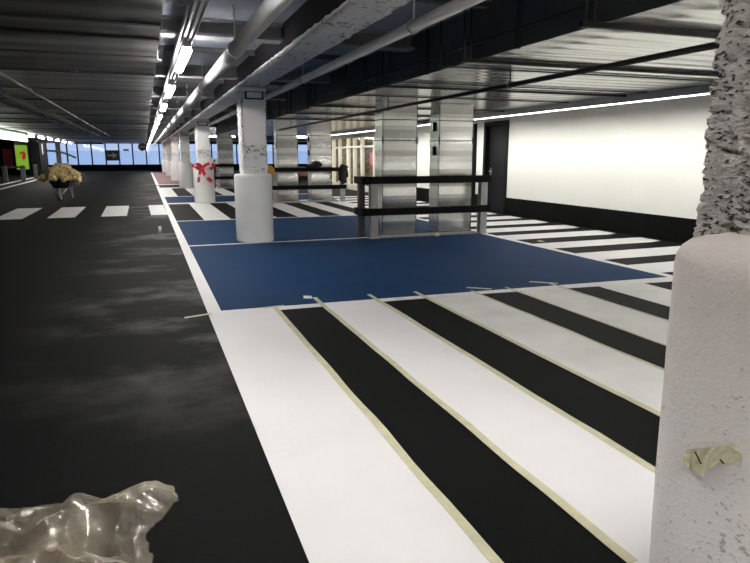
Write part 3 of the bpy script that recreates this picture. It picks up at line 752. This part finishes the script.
# arrow sign
r = empty('arrow_sign', (-3.18, YB-.1, 1.6), 'black sign with a grey arrow pointing right before the far windows', 'sign')
MB().bbox((-3.8, YB-.12, 1.12), (-2.55, YB-.05, 2.2), .01).build('panel', 'signblack', r)
b = MB(); b.xprism([(-3.65, 1.58), (-3.15, 1.58), (-3.15, 1.36), (-2.68, 1.67), (-3.15, 1.98), (-3.15, 1.76), (-3.65, 1.76)], YB-.14, YB-.12); b.build('arrow', 'signgrey', r)
tag(MB().bbox((-2.05, YB-.1, 2.14), (-1.5, YB-.05, 2.32), .01).build('window_plate', 'signblack'), 'small black plate on a far window right of the arrow sign', 'plate')
r = empty('convex_mirror', (-.14, 70, 2.5), 'round dark convex mirror hung from the ceiling before the far windows', 'mirror')
b = MB()
for k in range(6): pass
b.cyl((-.12, 70, 2.52), (-.12, 69.93, 2.52), .40, .40, 28); b.cyl((-.12, 69.93, 2.52), (-.12, 69.85, 2.52), .40, .25, 28); b.build('dish', 'signblack', r)
MB().box((-.14, 70, 2.85), (-.10, 70.04, 2.92)).build('bracket', 'tray', r)
MB().box((-.45, 69.83, 2.50), (.2, 69.85, 2.54)).build('stripe', 'signgrey', r)
r = empty('pillar_with_arm', (-8.25, 71.5, 0), 'pale upright post with a drooping arm before the leftmost windows', 'post')
MB().bbox((-8.42, 71.4, 0), (-7.98, 71.7, 2.89), .02).build('post', 'pipe', r)
b = MB(); b.tube(bez([(-9.2, 71.3, 2.12), (-8.3, 71.3, 2.12), (-7.7, 71.3, 2.0), (-6.6, 71.3, 1.42)], 12), .10); b.build('arm', 'pipe', r)
tag(MB().bbox((-6.1, 66, 2.72), (-3.6, 66.3, 2.89), .02).build('ceiling_box', 'black'), 'flat black box under the ceiling before the far windows', 'box')

# ------------------------------------------------------------------ left side
tag(MB().box((-9.6, 61, 0), (-9.4, YB, 3.2)).build('wall_left', 'black'), 'dark wall along the far left side of the lane', 'wall', kind='structure')
tag(MB().box((-14, 61, 0), (-9.6, 61.2, 3.2)).build('wall_shop_left', 'black'), 'black wall across the far left corner', 'wall', kind='structure')
tag(MB().box((-14.2, -8, 0), (-14, 61.2, 3.2)).build('wall_outer_left', 'wallgrey'), 'dark outer wall on the left', 'wall', kind='structure')
tag(MB().box((-14, -8.2, 0), (20.2, -8, 3.2)).build('wall_behind', 'wallgrey'), 'grey wall behind the camera', 'wall', kind='structure')
tag(MB().box((20.2, 33, 0), (20.4, YB, 3.2)).build('wall_far_right', 'wallgrey'), 'grey wall on the far right', 'wall', kind='structure')
tag(MB().box((WX+.2, 33.1, 0), (20.2, 33.3, 3.2)).build('wall_far_right_return', 'wallgrey'), 'grey return wall behind the shop', 'wall', kind='structure')
r = empty('padded_block', (-8.45, 60, 0), 'tall black rounded block at the left end of the windows', 'block')
MB().bbox((-8.85, 58, .18), (-8.05, 62, 2.87), .16).build('body', 'padding', r)
MB().box((-8.7, 58.2, 0), (-8.2, 61.8, .19)).build('plinth', 'black', r)
o = MB().bbox((-8.05, 59.4, 1.75), (-8.03, 60.1, 2.6), .006).build('notice', 'whitepl'); tag(o, 'narrow white notice on the side of the tall black block', 'notice')
r = empty('green_poster', (-9.75, 60.9, .5), 'lime green poster with a red emblem on the far left wall', 'poster')
MB().bbox((-10.32, 60.9, .45), (-9.25, 60.99, 2.86), .01).build('board', 'whitepl', r)
MB().box((-10.28, 60.88, .5), (-9.36, 60.9, 2.5)).build('print', 'green', r)
b = MB(); b.xprism([(-9.98, 1.72), (-9.74, 1.80), (-9.83, 1.45), (-9.70, 1.22), (-9.52, 1.48), (-9.50, 1.80), (-9.62, 1.98), (-9.90, 1.95)], 60.86, 60.88); b.build('emblem', 'redlogo', r)
tag(MB().bbox((-11.25, 60.92, .75), (-10.5, 60.99, 2.2), .01).build('red_banner', 'redpanel'), 'dark red banner on the black wall left of the green poster', 'banner')
r = empty('barrier_rail', (-7.7, 44, 0), 'low grey post and rail barrier at the left edge of the lane', 'barrier')
for i, (x, y) in enumerate(((-8.12, 44.0), (-7.45, 46.0), (-7.75, 53.0))):
    MB().bbox((x-.13, y-.1, 0), (x+.13, y+.1, 1.0), .03).build('post', 'pipedull', r)
b = MB(); b.bbox((-8.7, 44.05, .86), (-7.0, 44.15, .98), .01); b.build('rail', 'darkpost', r)
# lit fascia and lights on the left
r = empty('lit_fascia', (-6.2, 34, 2.6), 'long greenish white lit fascia under the far left ceiling', 'light')
MB().box((-6.5, 29, 2.42), (-6.3, 41, 2.86)).build('casing', 'housing', r)
MB().bbox((-6.3, 29, 2.40), (-6.22, 41, 2.76), .01).build('diffuser', 'fascia', r)
for i, y in enumerate((42.6, 46.6, 50.8, 55.0, 59.5, 64.0)):
    c = copy_tree(proto); c.location = (-6.4, y, 2.80); c['label'] = 'lit batten light beside the left edge of lane, %s beyond the fascia' % ORD[i]; c['group'] = 'batten lights on the left'

# wheelbarrow with crumpled masking paper
wx, wy = -3.0, 26.3
r = empty('wheelbarrow', (wx, wy, 0), 'dark wheelbarrow standing on the lane, heaped with crumpled paper', 'wheelbarrow')
b = MB()
lo = [(wx-.24, wy-.45, .42), (wx+.24, wy-.45, .42), (wx+.28, wy+.35, .42), (wx-.28, wy+.35, .42)]
hi = [(wx-.36, wy-.75, .74), (wx+.36, wy-.75, .74), (wx+.44, wy+.6, .72), (wx-.44, wy+.6, .72)]
vl = [b.bm.verts.new(p) for p in lo]; vh = [b.bm.verts.new(p) for p in hi]
b._f(vl[::-1])
for i in range(4): b._f([vl[i], vl[(i+1) % 4], vh[(i+1) % 4], vh[i]])
o = b.build('tray', 'barrow', r); md = o.modifiers.new('s', 'SOLIDIFY'); md.thickness = .02
b = MB(); b.cyl((wx-.05, wy-.95, .22), (wx+.05, wy-.95, .22), .215, n=28); b.build('wheel', 'rubber', r)
for s_ in (-1, 1):
    b = MB(); b.tube([(wx+s_*.08, wy-.97, .22), (wx+s_*.2, wy-.4, .40), (wx+s_*.3, wy+.5, .50), (wx+s_*.34, wy+1.15, .72)], .022); b.build('handle', 'pipe', r)
    b = MB(); b.tube([(wx+s_*.25, wy+.1, .42), (wx+s_*.27, wy+.5, .02), (wx+s_*.27, wy+.62, .02), (wx+s_*.28, wy+.45, .48)], .018); b.build('leg', 'pipe', r)
items = []
for i in range(70):
    a = random.uniform(0, 2*PI); q = math.sqrt(random.random()); x = wx+.58*q*math.cos(a); y = wy-.05+.55*q*math.sin(a)
    z = .78+(.45*(1-q*q)+.05)*random.uniform(.5, 1)
    items.append(((x, y, z), (random.uniform(.07, .17), random.uniform(.07, .15), random.uniform(.06, .14))))
items += [((wx+.62, wy-.5, .74), (.13, .1, .15)), ((wx-.6, wy-.4, .78), (.16, .12, .12)), ((wx, wy-.5, 1.0), (.3, .1, .2)), ((wx+.2, wy-.76, .78), (.16, .08, .1)), ((wx-.22, wy-.74, .80), (.15, .1, .12)), ((wx+.42, wy-.5, .98), (.16, .1, .14)), ((wx+.1, wy-.3, 1.24), (.2, .12, .1))]
o = lumps('crumpled_paper', items, 'paper', 'heap of crumpled yellowish masking paper in the wheelbarrow', 'paper', .9, 2, 'stuff')
for p in o.data.polygons: p.use_smooth = False

# ------------------------------------------------------------------ clear plastic film in the near left corner
def film():
    poly = [(.045, 2.80), (.03, 2.92), (-.05, 3.0), (-.12, 3.01), (-.22, 2.96), (-.33, 2.90), (-.42, 2.88), (-.52, 2.93), (-.70, 2.98), (-.95, 3.0), (-1.1, 2.7), (-1.1, 2.2), (-.6, 2.12), (-.10, 2.15), (-.075, 2.36), (-.10, 2.56), (-.03, 2.66)]
    def inside(x, y):
        c = False; n = len(poly)
        for i in range(n):
            x1, y1 = poly[i]; x2, y2 = poly[(i+1) % n]
            if (y1 > y) != (y2 > y) and x < (x2-x1)*(y-y1)/(y2-y1)+x1: c = not c
        return c
    def dist(x, y):
        d = 9; n = len(poly)
        for i in range(n):
            a = Vector(poly[i]+(0,)); e = Vector(poly[(i+1) % n]+(0,)); p = Vector((x, y, 0))
            t = max(0, min(1, (p-a).dot(e-a)/(e-a).length_squared)); d = min(d, (a+(e-a)*t-p).length)
        return d
    b = MB(); st = .012
    for layer in range(2):
        V = {}
        nx, ny = int(1.25/st), int(.95/st)
        for i in range(nx+1):
            for j in range(ny+1):
                x = -1.15+i*st; y = 2.08+j*st
                if not inside(x, y): continue
                d = dist(x, y); p = Vector((x*5, y*5, layer*5.5))
                cre = sum((max(0, 1-abs(noise.noise(p*f+Vector((f, 0, 0))))*2.4)**1.6)*a for f, a in ((.45, .6), (1.0, .34), (2.0, .09)))
                h = min(1, d/.14)**.6*(.035+.12*max(0, cre)*(.6 if layer else 1.0))*(1.0 if layer == 0 else .55)+.006+.004*layer
                jx = noise.noise(p*2.3)*.012; jy = noise.noise(p*2.3+Vector((9, 9, 0)))*.012
                V[(i, j)] = b.bm.verts.new((x+jx, y+jy, max(.004, h)))
        for (i, j) in list(V):
            q = [(i, j), (i+1, j), (i+1, j+1), (i, j+1)]
            ok = [V[t] for t in q if t in V]
            if len(ok) >= 3:
                if len(ok) == 4:
                    if (i*7+j*13+layer) % 3: b._f([ok[0], ok[1], ok[2]]); b._f([ok[0], ok[2], ok[3]])
                    else: b._f([ok[0], ok[1], ok[3]]); b._f([ok[1], ok[2], ok[3]])
                else: b._f(ok)
    for f in b.bm.faces: f.smooth = True
    o = b.build('plastic_sheet', 'plastic')
    return tag(o, 'crumpled clear plastic sheet on the black floor at lower left', 'plastic sheet')
film()

# torn tape on the near pedestal: an irregular outline (angle round the column, height) wrapped on the cylinder
OUT = [(173.4, .673), (174.8, .698), (181.3, .724), (187.9, .749), (195.2, .784), (198.5, .765), (200.4, .743), (197.4, .730), (189.7, .696), (185.2, .661), (185.0, .638), (181.3, .636), (175.5, .640)]
def zr(az):
    zs = []
    for (a0, z0), (a1, z1) in zip(OUT, OUT[1:]+OUT[:1]):
        if (a0 > az) != (a1 > az): zs.append(z0+(z1-z0)*(az-a0)/(a1-a0))
    return (min(zs), max(zs)) if len(zs) >= 2 else None
def on(az, z, d):
    a = math.radians(az); r_ = .3905+d
    return Vector((CX+r_*math.cos(a), CY+r_*math.sin(a), z))
b = MB(); prev = None; a_ = 173.6
while a_ < 200.3:
    q = zr(a_)
    if q:
        col = [b.bm.verts.new(on(a_, q[0]+(q[1]-q[0])*t/4, .0025+.006*noise.noise(Vector((a_*.3, t*.9, 0)))+(.010 if a_ < 176 else 0))) for t in range(5)]
        if prev:
            for t in range(4): b._f([prev[t], col[t], col[t+1], prev[t+1]])
        prev = col
    a_ += .9
b.build('torn_tape', 'tape', TAPE_ROOT)
for mk in (((179.0, .706), (179.9, .709), (181.6, .697), (183.7, .680), (182.7, .678), (181.0, .692)), ((190.8, .719), (191.6, .723), (193.5, .714), (192.6, .710))):
    b = MB(); b._f([b.bm.verts.new(on(a, z, .0095)) for a, z in mk]); o = b.build('ink_mark', 'ink', TAPE_ROOT); o['label'] = 'black pen mark'
cam_loc = Vector((0, 0, 1.6))

# ------------------------------------------------------------------ camera
cam = bpy.data.cameras.new('camera'); co = bpy.data.objects.new('camera', cam); COL.objects.link(co)
F_PX = 615.0
cam.sensor_width = 36; cam.lens = F_PX/750*36; cam.clip_end = 500
co.location = (0, 0, 1.6)
co.rotation_euler = (math.radians(90-11.534), 0, math.radians(-20.205))
S.camera = co

# ------------------------------------------------------------------ world and look
w = bpy.data.worlds.new('world'); S.world = w; w.use_nodes = True
N = w.node_tree.nodes; L = w.node_tree.links; bg = N['Background']
bg.inputs['Color'].default_value = (.58, .71, 1.0, 1); bg.inputs['Strength'].default_value = .98
S.view_settings.view_transform = 'Standard'; S.view_settings.look = 'None'; S.view_settings.exposure = 0; S.view_settings.gamma = 1
try: S.cycles.use_denoising = True
except Exception: pass
